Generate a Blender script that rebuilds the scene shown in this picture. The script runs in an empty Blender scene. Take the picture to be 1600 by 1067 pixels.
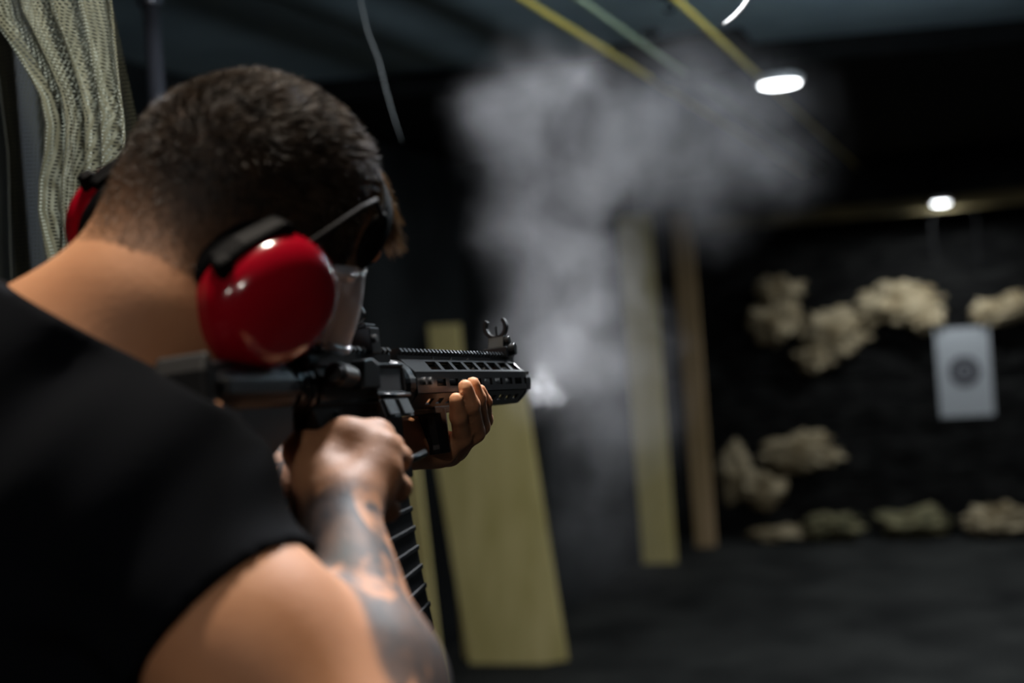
import bpy, math, random
import numpy as np
from mathutils import Vector, Matrix, noise as mnoise
random.seed(7); rng = np.random.default_rng(7)
C = bpy.context.scene.collection
PI = math.pi
# ------------------------------------------------------------------ camera frame
F = 2222.2; CX = 800.0; CY = 533.5; HC = 1.55
def nrm(v):
    v = np.array(v, float); return v / np.linalg.norm(v)
_roll = math.radians(4.3)
_Y = nrm([(1545-CX)/F, -(450-CY)/F, -1])
_u = np.array([-math.sin(_roll), math.cos(_roll), 0.0])
_u[2] = (_u[0]*_Y[0]+_u[1]*_Y[1])/(-_Y[2]); _u = nrm(_u)
_X = np.cross(_Y, _u)
R = np.array([_X, _Y, _u])            # camera axes -> world axes (X right, Y downrange, Z up)
CAM = np.array([0, 0, HC])
def P(px, py, d):                      # a point seen at px,py standing d metres away, in camera axes
    return np.array([(px-CX)/F*d, -(py-CY)/F*d, -d])
def W(p):                              # camera axes -> world
    return np.asarray(p, float) @ R.T + CAM
def ray(px, py): return R @ np.array([(px-CX)/F, -(py-CY)/F, -1.0])
def on_z(px, py, z): r = ray(px, py); return r*((z-HC)/r[2]) + CAM
def on_y(px, py, y): r = ray(px, py); return r*(y/r[1]) + CAM
def on_x(px, py, x): r = ray(px, py); return r*(x/r[0]) + CAM

# ------------------------------------------------------------------ materials
def mat(name, col=(.5,.5,.5), rough=.5, metal=0.0, **kw):
    m = bpy.data.materials.new(name); m.use_nodes = True
    b = m.node_tree.nodes['Principled BSDF']
    b.inputs['Base Color'].default_value = (*col, 1)
    b.inputs['Roughness'].default_value = rough
    b.inputs['Metallic'].default_value = metal
    for k, v in kw.items(): b.inputs[k.replace('_', ' ')].default_value = v
    return m
def nd(m, t, **kw):
    n = m.node_tree.nodes.new(t)
    for k, v in kw.items(): setattr(n, k, v)
    return n
def lk(m, a, b): m.node_tree.links.new(a, b)
def bsdf(m): return m.node_tree.nodes['Principled BSDF']
def noise_col(m, c1, c2, scale=8, detail=4, lo=.35, hi=.65, coord='Object', stretch=(1,1,1), rough=None):
    tc = nd(m, 'ShaderNodeTexCoord'); mp = nd(m, 'ShaderNodeMapping'); mp.inputs['Scale'].default_value = stretch
    n = nd(m, 'ShaderNodeTexNoise'); n.inputs['Scale'].default_value = scale; n.inputs['Detail'].default_value = detail
    cr = nd(m, 'ShaderNodeValToRGB')
    cr.color_ramp.elements[0].position = lo; cr.color_ramp.elements[1].position = hi
    cr.color_ramp.elements[0].color = (*c1, 1); cr.color_ramp.elements[1].color = (*c2, 1)
    lk(m, tc.outputs[coord], mp.inputs[0]); lk(m, mp.outputs[0], n.inputs['Vector'])
    lk(m, n.outputs[0], cr.inputs[0]); lk(m, cr.outputs[0], bsdf(m).inputs['Base Color'])
    return n, cr, mp
def bump(m, scale, strength, dist=.002, detail=3, coord='Object', stretch=(1,1,1)):
    tc = nd(m, 'ShaderNodeTexCoord'); mp = nd(m, 'ShaderNodeMapping'); mp.inputs['Scale'].default_value = stretch
    n = nd(m, 'ShaderNodeTexNoise'); n.inputs['Scale'].default_value = scale; n.inputs['Detail'].default_value = detail
    b = nd(m, 'ShaderNodeBump'); b.inputs['Strength'].default_value = strength; b.inputs['Distance'].default_value = dist
    lk(m, tc.outputs[coord], mp.inputs[0]); lk(m, mp.outputs[0], n.inputs['Vector'])
    lk(m, n.outputs[0], b.inputs['Height']); lk(m, b.outputs[0], bsdf(m).inputs['Normal'])
def emit(name, col, s):
    m = mat(name, (.8,.8,.8)); b = bsdf(m)
    b.inputs['Emission Color'].default_value = (*col, 1); b.inputs['Emission Strength'].default_value = s
    return m

M = {}
M['gun'] = mat('black_anodised_metal', (.0025,.0032,.0040), .30, .0, Specular_IOR_Level=.4); bump(M['gun'], 900, .08, .0004)
M['poly'] = mat('black_polymer', (.0035,.004,.005), .42, Specular_IOR_Level=.35); bump(M['poly'], 700, .15, .0004)
M['rubber'] = mat('black_rubber', (.004,.004,.0045), .7)
M['steel'] = mat('worn_steel', (.16,.165,.17), .35, .9)
M['red'] = mat('glossy_red_plastic', (.33,.002,.012), .17, Coat_Weight=.4); M['red'].node_tree.nodes['Principled BSDF'].inputs['Coat Roughness'].default_value = .08
M['blackplastic'] = mat('black_plastic', (.002,.002,.0025), .6, Specular_IOR_Level=.06)
M['wire'] = mat('dark_spring_steel', (.008,.008,.009), .7, 0.0, Specular_IOR_Level=.1)
M['shirt'] = mat('black_cotton', (.0024,.0032,.0050), .95, Specular_IOR_Level=.08); bump(M['shirt'], 500, .25, .0006)
M['trousers'] = mat('dark_denim', (.012,.014,.02), .9)
M['shoe'] = mat('dark_leather', (.02,.018,.016), .5)
M['pole'] = mat('grey_painted_steel', (.06,.065,.08), .33, .5)
M['concrete'] = mat('grey_painted_concrete', (.3,.33,.34), .8); noise_col(M['concrete'], (.27,.34,.38), (.33,.41,.45), 3); 
M['blackpaint'] = mat('matt_black_paint', (.008,.008,.0085), .9); noise_col(M['blackpaint'], (.005,.005,.0055), (.011,.011,.011), 5)
M['wall'] = mat('dark_wall_render', (.03,.033,.034), .9); noise_col(M['wall'], (.009,.010,.0105), (.019,.021,.022), 2.2); bump(M['wall'], 30, .4, .01)
M['floor'] = mat('dusty_dark_floor', (.05,.05,.05), .9)
M['back'] = mat('black_rubber_backstop', (.01,.01,.01), .9)
M['lampw'] = emit('lit_lamp_diffuser', (.93,.97,1.0), 12)
M['housing'] = mat('white_lamp_housing', (.6,.6,.6), .5)
M['paper'] = mat('grey_white_paper', (.36,.38,.40), .9)
M['ink'] = mat('dark_target_ink', (.05,.05,.06), .8)
M['lightink'] = mat('pale_ring_ink', (.22,.23,.25), .8)
M['yellow'] = mat('yellow_cord_sheath', (.75,.58,.12), .5)
M['green'] = mat('pale_green_cord_sheath', (.36,.43,.28), .5)
M['white'] = mat('white_cord', (.75,.78,.8), .6)
M['greycord'] = mat('grey_cord', (.08,.095,.1), .7)
# plywood
M['ply'] = mat('yellow_plywood', (.3,.25,.1), .75)
noise_col(M['ply'], (.46,.385,.15), (.62,.52,.24), 2.2, 5, .35, .68, stretch=(4,4,1))
M['stud'] = mat('brown_timber', (.3,.2,.12), .75); noise_col(M['stud'], (.27,.19,.095), (.40,.28,.16), 4, 4, stretch=(6,6,.5))
M['beamwood'] = mat('dark_stained_timber', (.09,.07,.04), .8); noise_col(M['beamwood'], (.04,.035,.02), (.11,.085,.04), 3)
M['foam'] = mat('tan_torn_foam', (.5,.42,.28), .95); noise_col(M['foam'], (.15,.115,.065), (.33,.275,.18), 7, 5, .35, .6); bump(M['foam'], 25, .8, .02)
M['debris'] = mat('greenish_rubble', (.12,.11,.06), .95); noise_col(M['debris'], (.06,.06,.035), (.18,.16,.09), 12)
# floor
m = M['floor']; noise_col(m, (.008,.0085,.0085), (.032,.033,.031), 2.6, 8, .32, .72); bump(m, 60, .7, .02, 6)
# backstop: horizontal rubber courses with scuffs
m = M['back']; noise_col(m, (.004,.004,.004), (.016,.016,.015), 6, 6, .45, .75, stretch=(1,1,4)); bump(m, 14, .8, .03, 4, stretch=(1,1,3))
# net
def net_mat(name, c1, c2, pitch=.0038, wire=.30):
    m = mat(name, c1, .8, Sheen_Weight=.1)
    uv = nd(m, 'ShaderNodeUVMap'); sx = nd(m, 'ShaderNodeSeparateXYZ'); lk(m, uv.outputs[0], sx.inputs[0])
    outs = []
    for k in range(2):
        a = nd(m, 'ShaderNodeMath', operation='MULTIPLY'); a.inputs[1].default_value = 1/pitch
        f = nd(m, 'ShaderNodeMath', operation='FRACT')
        l = nd(m, 'ShaderNodeMath', operation='LESS_THAN'); l.inputs[1].default_value = wire
        lk(m, sx.outputs[k], a.inputs[0]); lk(m, a.outputs[0], f.inputs[0]); lk(m, f.outputs[0], l.inputs[0]); outs.append(l)
    mx = nd(m, 'ShaderNodeMath', operation='MAXIMUM'); lk(m, outs[0].outputs[0], mx.inputs[0]); lk(m, outs[1].outputs[0], mx.inputs[1])
    lk(m, mx.outputs[0], bsdf(m).inputs['Alpha'])
    n, cr, mp = noise_col(m, c1, c2, 60, 2, .3, .7, stretch=(1,1,.2))
    return m
M['net'] = net_mat('olive_grey_netting', (.10,.112,.085), (.17,.185,.14), pitch=.0040, wire=.46)
M['net_shaded'] = net_mat('shadowed_netting', (.035,.038,.027), (.06,.064,.045), pitch=.0048, wire=.22)  # second net layer, coloured darker for the shadow it hangs in
# clear plastic; whitish mix stands in for lamp reflections
m = M['clear'] = mat('glare_white_polycarbonate', (.9,.93,1), .06, Transmission_Weight=.0, IOR=1.5)
nt = m.node_tree; b = bsdf(m); tr = nd(m, 'ShaderNodeBsdfTransparent'); tr.inputs[0].default_value = (.82,.85,.9,1)
mix = nd(m, 'ShaderNodeMixShader'); fr = nd(m, 'ShaderNodeFresnel'); fr.inputs[0].default_value = 1.5
ad = nd(m, 'ShaderNodeMath', operation='ADD'); ad.inputs[1].default_value = .55; lk(m, fr.outputs[0], ad.inputs[0])
lk(m, ad.outputs[0], mix.inputs[0]); lk(m, tr.outputs[0], mix.inputs[1]); lk(m, b.outputs[0], mix.inputs[2])
lk(m, mix.outputs[0], nt.nodes['Material Output'].inputs[0])
M['frame'] = mat('glare_white_plastic', (.72,.76,.84), .12, Transmission_Weight=.3)  # pale colour stands in for bright glints on rims and shields
M['eye'] = mat('eyeball_white', (.8,.8,.78), .15)
M['nail'] = mat('fingernail', (.72,.45,.36), .3)
# hair
m = M['hair'] = mat('brown_hair', (.06,.038,.02), .5, Specular_IOR_Level=.2)
noise_col(m, (.007,.0044,.0024), (.055,.034,.018), 60, 2, .3, .7)

# skin with stubble and tattoos (masks are mesh attributes: true colour of the skin, not shade)
m = M['skin'] = mat('tanned_skin', (.5,.28,.17), .6, Specular_IOR_Level=.35, Subsurface_Weight=.08, Subsurface_Scale=.01)
bsdf(m).inputs['Subsurface Radius'].default_value = (1,.4,.2)
tc = nd(m, 'ShaderNodeTexCoord')
def nz(scale, detail=4, dist=0, vec=None):
    n = nd(m, 'ShaderNodeTexNoise'); n.inputs['Scale'].default_value = scale; n.inputs['Detail'].default_value = detail
    n.inputs['Distortion'].default_value = dist
    lk(m, vec or tc.outputs['Object'], n.inputs['Vector']); return n
def ramp(src, p0, p1, c0, c1):
    r = nd(m, 'ShaderNodeValToRGB'); r.color_ramp.elements[0].position = p0; r.color_ramp.elements[1].position = p1
    r.color_ramp.elements[0].color = (*c0, 1); r.color_ramp.elements[1].color = (*c1, 1); lk(m, src, r.inputs[0]); return r
def mixc(fac, a, b_):
    x = nd(m, 'ShaderNodeMix', data_type='RGBA'); lk(m, fac, x.inputs[0])
    for s, i in ((a, 6), (b_, 7)):
        if isinstance(s, tuple): x.inputs[i].default_value = (*s, 1)
        else: lk(m, s, x.inputs[i])
    return x.outputs[2]
def mul(a, b_):
    x = nd(m, 'ShaderNodeMath', operation='MULTIPLY'); lk(m, a, x.inputs[0]); lk(m, b_, x.inputs[1]); return x.outputs[0]
base = ramp(nz(14, 5).outputs[0], .3, .7, (.44,.200,.098), (.56,.275,.143))
# tattoo on the right forearm
at = nd(m, 'ShaderNodeAttribute', attribute_name='tattoo'); av = nd(m, 'ShaderNodeAttribute', attribute_name='armuv')
mp = nd(m, 'ShaderNodeMapping'); mp.inputs['Scale'].default_value = (1.0, 1.0, .55); mp.inputs['Rotation'].default_value = (0,.5,0)
lk(m, av.outputs['Vector'], mp.inputs[0])
t1 = ramp(nz(27, 2.5, 1.5, mp.outputs[0]).outputs[0], .37, .46, (0,0,0), (1,1,1))
t2 = ramp(nz(70, 3, .5, mp.outputs[0]).outputs[0], .3, .75, (.75,.75,.75), (1,1,1))
tm = mul(mul(t1.outputs[0], t2.outputs[0]), at.outputs['Fac'])
c = mixc(tm, base.outputs[0], (.028,.038,.046))
# line tattoo on the left forearm
aw = nd(m, 'ShaderNodeAttribute', attribute_name='web')
vo = nd(m, 'ShaderNodeTexVoronoi', feature='DISTANCE_TO_EDGE'); vo.inputs['Scale'].default_value = 38; lk(m, tc.outputs['Object'], vo.inputs['Vector'])
wl = ramp(vo.outputs['Distance'], .05, .08, (1,1,1), (0,0,0))
c = mixc(mul(wl.outputs[0], aw.outputs['Fac']), c, (.02,.022,.025))
# short hair shadow on the scalp
ah = nd(m, 'ShaderNodeAttribute', attribute_name='stubble')
hn = ramp(nz(130, 3).outputs[0], .25, .65, (.92,.92,.92), (1,1,1))
c = mixc(mul(ah.outputs['Fac'], hn.outputs[0]), c, (.012,.0075,.0045))
lk(m, c, bsdf(m).inputs['Base Color'])
bn = nd(m, 'ShaderNodeBump'); bn.inputs['Strength'].default_value = .25; bn.inputs['Distance'].default_value = .0012
lk(m, nz(220, 3).outputs[0], bn.inputs['Height']); lk(m, bn.outputs[0], bsdf(m).inputs['Normal'])

# ------------------------------------------------------------------ object helpers
def tag(o, label=None, cat=None, group=None, kind=None):
    if label: o['label'] = label
    if cat: o['category'] = cat
    if group: o['group'] = group
    if kind: o['kind'] = kind
    return o
def empty(name, loc, label=None, cat=None, group=None):
    o = bpy.data.objects.new(name, None); C.objects.link(o); o.location = loc; o.empty_display_size = .05
    o['_w'] = [float(x) for x in loc]
    return tag(o, label, cat, group)
def wloc(o):
    v = Vector((0,0,0))
    while o is not None: v += o.location; o = o.parent
    return np.array(v)
def link(name, V, Fc, m, parent=None, smooth=False, bevel=0, solid=0, subsurf=0, base=None):
    """link world-space vertices as one mesh object"""
    V = np.asarray(V, float)
    if base is None:
        base = np.array([ (V[:,0].min()+V[:,0].max())/2, (V[:,1].min()+V[:,1].max())/2, V[:,2].min()])
    me = bpy.data.meshes.new(name)
    me.from_pydata((V-base).tolist(), [], [list(map(int, f)) for f in Fc]); me.validate(); me.update()
    o = bpy.data.objects.new(name, me); C.objects.link(o); me.materials.append(m)
    if smooth: me.polygons.foreach_set('use_smooth', [True]*len(me.polygons))
    if parent is not None:
        o.parent = parent; o.location = base - wloc(parent)
    else: o.location = base
    if solid:
        s = o.modifiers.new('solid', 'SOLIDIFY'); s.thickness = solid; s.offset = 0
    if bevel:
        bv = o.modifiers.new('bevel', 'BEVEL'); bv.width = bevel; bv.segments = 2; bv.limit_method = 'ANGLE'; bv.angle_limit = .6
    if subsurf:
        s = o.modifiers.new('sub', 'SUBSURF'); s.levels = s.render_levels = subsurf
    return o
class MB:
    """collects shapes in some local frame, mapped by T to the world"""
    def __init__(s, T=None): s.V = []; s.F = []; s.T = T
    def add(s, V, Fc):
        n = len(s.V); s.V += [tuple(v) for v in V]; s.F += [[i+n for i in f] for f in Fc]; return s
    def box(s, x0, x1, y0, y1, z0, z1):
        V = [(x, y, z) for x in (x0, x1) for y in (y0, y1) for z in (z0, z1)]
        return s.add(V, [(0,1,3,2),(4,6,7,5),(0,4,5,1),(2,3,7,6),(0,2,6,4),(1,5,7,3)])
    def prism(s, prof, z0, z1, zt=None):      # profile in x,y swept along z
        n = len(prof); V = [(x, y, z0) for x, y in prof] + [(x, y, z1) for x, y in prof]
        return s.add(V, [list(range(n))[::-1], list(range(n, 2*n))] + [(i, (i+1) % n, n+(i+1) % n, n+i) for i in range(n)])
    def lathe(s, pts, cy=0, cz=0, seg=32, axis=0):   # pts (pos along axis, radius)
        V = []
        for x, r in pts:
            for k in range(seg):
                a = 2*PI*k/seg; c, d = r*math.cos(a), r*math.sin(a)
                V.append((x, cy+c, cz+d) if axis == 0 else ((cy+c, x, cz+d) if axis == 1 else (cy+c, cz+d, x)))
        Fc = []
        for i in range(len(pts)-1):
            for k in range(seg):
                k2 = (k+1) % seg; Fc.append((i*seg+k, i*seg+k2, (i+1)*seg+k2, (i+1)*seg+k))
        Fc.append(list(range(seg))[::-1]); Fc.append([(len(pts)-1)*seg+k for k in range(seg)])
        return s.add(V, Fc)
    def tube(s, pts, r, seg=10, flat=1.0):
        pts = [np.array(p, float) for p in pts]; n = len(pts)
        rr = r if hasattr(r, '__len__') else [r]*n
        up = np.array([0.1, .2, 1.0]); V = []
        for i, p in enumerate(pts):
            t = nrm(pts[min(i+1, n-1)] - pts[max(i-1, 0)])
            a = np.cross(t, up); a = nrm(a) if np.linalg.norm(a) > 1e-4 else np.array([1., 0, 0])
            b = np.cross(t, a)
            for k in range(seg):
                q = 2*PI*k/seg; V.append(p + rr[i]*(math.cos(q)*a + math.sin(q)*b*flat))
        Fc = [(i*seg+k, i*seg+(k+1) % seg, (i+1)*seg+(k+1) % seg, (i+1)*seg+k) for i in range(n-1) for k in range(seg)]
        Fc += [list(range(seg))[::-1], [(n-1)*seg+k for k in range(seg)]]
        return s.add(V, Fc)
    def ball(s, c, r, sx=(1,1,1), seg=16, rings=10):
        V = [(c[0], c[1], c[2]+r*sx[2])]; Fc = []
        for i in range(1, rings):
            t = PI*i/rings
            for k in range(seg):
                a = 2*PI*k/seg; V.append((c[0]+r*sx[0]*math.sin(t)*math.cos(a), c[1]+r*sx[1]*math.sin(t)*math.sin(a), c[2]+r*sx[2]*math.cos(t)))
        V.append((c[0], c[1], c[2]-r*sx[2])); L = len(V)-1
        for k in range(seg): Fc.append((0, 1+k, 1+(k+1) % seg)); Fc.append((L, L-seg+(k+1) % seg, L-seg+k))
        for i in range(rings-2):
            for k in range(seg):
                a = 1+i*seg+k; b = 1+i*seg+(k+1) % seg; Fc.append((a, a+seg, b+seg, b))
        return s.add(V, Fc)
    def build(s, name, m, parent=None, **kw):
        V = np.array(s.V, float)
        if s.T is not None: V = s.T(V)
        return link(name, V, s.F, m, parent, **kw)

# ------------------------------------------------------------------ implicit surfaces -> continuous meshes
BIG = 10.0
def cap(a, b, ra, rb):
    a = np.array(a, float); b = np.array(b, float); d = b-a; L = d @ d
    def f(p):
        t = np.clip(((p-a) @ d)/L, 0, 1)
        return np.sqrt((((p-a) - t[:, None]*d)**2).sum(1)) - (ra + (rb-ra)*t)
    return f
def ell(c, r, ax=None):
    c = np.array(c, float); r = np.array(r, float); A = np.eye(3) if ax is None else np.array(ax, float)
    def f(p):
        q = (p-c) @ A.T
        k0 = np.sqrt(((q/r)**2).sum(1)); k1 = np.sqrt(((q/(r*r))**2).sum(1))
        return k0*(k0-1)/np.maximum(k1, 1e-9)
    return f
def smin(a, b, k):
    h = np.maximum(k-np.abs(a-b), 0)/k
    return np.minimum(a, b) - h*h*k*.25
class Node:
    def __init__(s, k, *ch): s.k = k; s.ch = ch      # ch: callables or Nodes
    def leaves(s):
        o = []
        for c in s.ch: o += c.leaves() if isinstance(c, Node) else [c]
        return o
    def ev(s, p, on):
        r = None
        for c in s.ch:
            if isinstance(c, Node): d = c.ev(p, on)
            else: d = c(p) if on is None or id(c) in on else None
            if d is None: continue
            r = d if r is None else smin(r, d, s.k)
        return r
def surface(node, lo, hi, h, post=None, kmax=.05, N=16):
    lo = np.array(lo, float); hi = np.array(hi, float)
    nb = np.ceil((hi-lo)/(h*N)).astype(int)
    ii = np.stack(np.meshgrid(*[np.arange(n) for n in nb], indexing='ij'), -1).reshape(-1, 3)
    cen = lo + (ii+.5)*h*N; rad = h*N*.5*1.7321
    LV = node.leaves(); D = np.array([l(cen) for l in LV]); mn = D.min(0)
    sel = np.where(np.abs(mn) < rad+kmax)[0]
    stride = np.array([1, 1 << 20, 1 << 40], dtype=np.int64)
    g = np.stack(np.meshgrid(*[np.arange(N+1)]*3, indexing='ij'), -1).reshape(-1, 3)
    vid, vpos, quads = [], [], []
    edges = [((0,0,0),(1,0,0)),((0,1,0),(1,1,0)),((0,0,1),(1,0,1)),((0,1,1),(1,1,1)),
             ((0,0,0),(0,1,0)),((1,0,0),(1,1,0)),((0,0,1),(0,1,1)),((1,0,1),(1,1,1)),
             ((0,0,0),(0,0,1)),((1,0,0),(1,0,1)),((0,1,0),(0,1,1)),((1,1,0),(1,1,1))]
    # overlap by one cell: blocks own cells, quads on edges need neighbours in other blocks -> global ids
    for b in sel:
        on = {id(LV[i]) for i in np.where(D[:, b] < mn[b]+2*rad+kmax)[0]}
        org = ii[b]*N
        pts = lo + (org+g)*h
        v = node.ev(pts, on)
        if post: v = post(pts, v)
        v = v.reshape(N+1, N+1, N+1)
        ins = v < 0
        if ins.all() or not ins.any(): continue
        cnt = np.zeros((N, N, N), int)
        for dx in (0, 1):
            for dy in (0, 1):
                for dz in (0, 1): cnt += ins[dx:N+dx, dy:N+dy, dz:N+dz]
        act = np.argwhere((cnt > 0) & (cnt < 8))
        acc = np.zeros((len(act), 3)); num = np.zeros(len(act))
        for (a, c) in edges:
            a = np.array(a); c = np.array(c); ia = act+a; ic = act+c
            va = v[tuple(ia.T)]; vc = v[tuple(ic.T)]
            cr = (va < 0) != (vc < 0); t = np.where(cr, va/np.where(cr, va-vc, 1), 0)
            acc[cr] += (ia + (ic-ia)*t[:, None])[cr]; num[cr] += 1
        vpos.append(lo + (org + acc/num[:, None])*h)
        vid.append(((act+org) @ stride))
        for ax in range(3):
            e = np.zeros(3, int); e[ax] = 1; s0 = [slice(0, N)]*3; s1 = list(s0); s1[ax] = slice(1, N+1)
            A = ins[tuple(s0)]; B = ins[tuple(s1)]
            q = np.argwhere(A != B)
            if not len(q): continue
            u_, w_ = np.eye(3, dtype=int)[(ax+1) % 3], np.eye(3, dtype=int)[(ax+2) % 3]
            G = q+org
            quad = np.stack([(G) @ stride, (G-u_) @ stride, (G-u_-w_) @ stride, (G-w_) @ stride], 1)
            fl = A[tuple(q.T)]
            quad[~fl] = quad[~fl][:, ::-1]
            quads.append(quad)
    vid = np.concatenate(vid); vpos = np.concatenate(vpos); quads = np.concatenate(quads)
    uq, ix = np.unique(vid, return_index=True); vpos = vpos[ix]
    loc = np.searchsorted(uq, quads); loc = np.minimum(loc, len(uq)-1)
    ok = (uq[loc] == quads).all(1)
    return vpos, loc[ok]
def fast_mesh(name, V, Q, m, parent=None, base=None, smooth=True):
    V = np.asarray(V, float)
    if base is None: base = np.array([(V[:,0].min()+V[:,0].max())/2, (V[:,1].min()+V[:,1].max())/2, V[:,2].min()])
    me = bpy.data.meshes.new(name); n = len(Q); k = Q.shape[1]
    me.vertices.add(len(V)); me.vertices.foreach_set('co', (V-base).ravel())
    me.loops.add(n*k); me.loops.foreach_set('vertex_index', Q.ravel().astype(np.int32))
    me.polygons.add(n); me.polygons.foreach_set('loop_start', np.arange(0, n*k, k, dtype=np.int32))
    me.update(calc_edges=True); me.validate()
    if smooth: me.polygons.foreach_set('use_smooth', np.ones(n, bool))
    me.materials.append(m); o = bpy.data.objects.new(name, me); C.objects.link(o)
    if parent is not None: o.parent = parent; o.location = base-wloc(parent)
    else: o.location = base
    return o
def attr(o, name, vals, typ='FLOAT'):
    a = o.data.attributes.new(name, typ, 'POINT'); a.data.foreach_set('value' if typ == 'FLOAT' else 'vector', np.asarray(vals, float).ravel())

for k in ('wall', 'floor', 'back', 'blackpaint', 'concrete', 'trousers', 'foam', 'debris', 'net', 'net_shaded', 'ply', 'stud', 'beamwood'): bsdf(M[k]).inputs['Specular IOR Level'].default_value = .08
#@@ROOM
# ================================================================== ROOM
def struct(mb, name, m, **kw):
    o = mb.build(name, m, **kw); o['kind'] = 'structure'; return o
XL, XR, YB, YF = -2.6, 1.9, -2.2, 10.0
struct(MB().box(XL-.1, XR+.1, YB-.1, YF+.1, -.12, 0), 'floor', M['floor'])
struct(MB().box(XL-.12, XL, YB-.1, YF+.1, 0, 2.9), 'wall_left', M['wall'])
struct(MB().box(XR, XR+.12, YB-.1, YF+.1, 0, 2.9), 'wall_right', M['wall'])
struct(MB().box(XL, -2.22, 7.0, YF, 0, 2.9), 'wall_far_left', M['wall'])
struct(MB().box(XL, XR, YF, YF+.12, 0, 2.9), 'wall_back', M['back'])
struct(MB().box(XL, XR, YB-.12, YB, 0, 2.9), 'wall_front', M['wall'])
# grey ceiling over the firing line; black ceiling beyond it starts with a beam that crosses slightly askew
e0 = on_z(380, 137, 2.5); e1 = on_z(1600, 30, 2.5); sl = (e1[1]-e0[1])/(e1[0]-e0[0])
ye = lambda x: e0[1] + sl*(x-e0[0])
struct(MB().prism([(XL, YB), (XR, YB), (XR, ye(XR)), (XL, ye(XL))], 2.5, 2.62), 'ceiling', M['concrete'])
struct(MB().prism([(XL, ye(XL)), (XR, ye(XR)), (XR, YF), (XL, YF)], 2.42, 2.62), 'ceiling_range', M['blackpaint'])
# black acoustic box hung at the beam
bp = on_z(950, 72, 2.5); bq = on_z(1166, 52, 2.5)
tag(MB().box(bp[0], bq[0], bp[1]-.02, bp[1]+.25, 2.36, 2.5).build('ceiling_box', M['blackpaint'], bevel=.004),
    'flat black box fixed to the ceiling where the black range ceiling begins', 'box')
# hooks on the ceiling
for k, (px, py, sz, lab) in enumerate([(1045, 3, .014, 'small dark ceiling hook beside the short yellow cord'), (1016, 62, .010, 'small dark ceiling hook at the edge of the black box')]):
    c = on_z(px, py, 2.47)
    h = empty('ceiling_hook', (c[0], c[1], 2.46), lab, 'hook')
    MB().lathe([(2.485, .03), (2.5, .03)], c[0], c[1], 16, 2).build('mounting_plate', M['blackpaint'], h)
    pts = [(c[0], c[1], 2.49), (c[0], c[1], 2.47)] + [(c[0]+sz*math.sin(a), c[1], 2.455+sz*math.cos(a)) for a in np.linspace(0, 4.4, 12)]
    MB().tube(pts, .005).build('hook_wire', M['blackpaint'], h, smooth=True)
# header beam and posts of the target bay
zb = 2.13
tag(MB().box(-1.92, XR, 9.22, 9.34, 2.05, 2.14).build('timber_lintel', M['beamwood'], bevel=.004),
    'dark stained timber lintel across the top of the target bay', 'beam')
struct(MB().box(-2.22, XR, 9.25, 9.34, 2.14, 2.42), 'trim_1', M['blackpaint'])
# plywood lining and timber post at the left of the target bay
tag(MB().box(-2.15, -1.94, 8.60, 8.622, 0, 2.17).build('plywood_sheet', M['ply'], bevel=.002),
    'tall yellow plywood sheet beside the brown post at the far left of the target bay', 'plywood')
tag(MB().box(-1.93, -1.80, 9.16, 9.21, 0, 2.19).build('timber_post', M['stud'], bevel=.003),
    'tall brown timber post at the left edge of the target bay', 'post')
# nearer plywood screens, leaning a little
def leaning(name, pts, y0, th, m, label, cat):
    """board outlined on an upright plane at distance y0, th thick, resting on the floor"""
    q = [on_y(px, py, y0) for px, py in pts]
    zmin = min(p[2] for p in q)
    V = [(p[0], y0, max(p[2], 0)) for p in q]; n = len(V)
    V += [(x, y+th, z) for x, y, z in V]
    Fc = [list(range(n))[::-1], list(range(n, 2*n))] + [(i, (i+1) % n, n+(i+1) % n, n+i) for i in range(n)]
    return tag(link(name, V, Fc, m, bevel=.002), label, cat)
leaning('plywood_board', [(660, 600), (818, 602), (886, 1032), (851, 1084), (738, 1092)], 6.1, .02, M['ply'],
        'broad yellow plywood board with a cut corner behind the left hand and foregrip', 'plywood')
leaning('plywood_strip', [(560, 600), (634, 600), (652, 720), (700, 1140), (600, 1150)], 5.0, .02, M['ply'],
        'narrow plywood strip left of the broad board beside the magazine', 'plywood')
leaning('timber_board', [(668, 508), (716, 506), (765, 1060), (728, 1064)], 6.2, .03, M['ply'],
        'narrow pale timber board showing above the handguard', 'board')

# target bay backstop: terraced rubber courses
bs = empty('backstop', (0, 9.8, 0), 'black rubber backstop of stacked courses behind the paper target', 'backstop')
for k, (z0, z1, y0) in enumerate([(0, .33, 9.55), (.33, .68, 9.63), (.68, 1.03, 9.70), (1.03, 1.40, 9.76), (1.40, 2.12, 9.82)]):
    xs = np.linspace(-2.21, XR-.01, 90); V = []; 
    for j, z in enumerate(np.linspace(z0, z1-.012, 9)):
        for x in xs: V.append((x, y0 - .035*mnoise.noise(Vector((x*4, z*7, k*9.))) - .01*math.sin(j/8*PI), z))
    nx = len(xs); Fc = [(j*nx+i, j*nx+i+1, (j+1)*nx+i+1, (j+1)*nx+i) for j in range(8) for i in range(nx-1)]
    n = len(V); V += [(xs[0], YF-.005, z0), (xs[-1], YF-.005, z0), (xs[-1], YF-.005, z1-.012), (xs[0], YF-.005, z1-.012)]
    Fc += [(n-nx, n-1, n+2, n+3), (0, n, n+1, nx-1), (n, n+3, n+2, n+1)]
    link('rubber_course', V, Fc, M['back'], bs, smooth=True)
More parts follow.
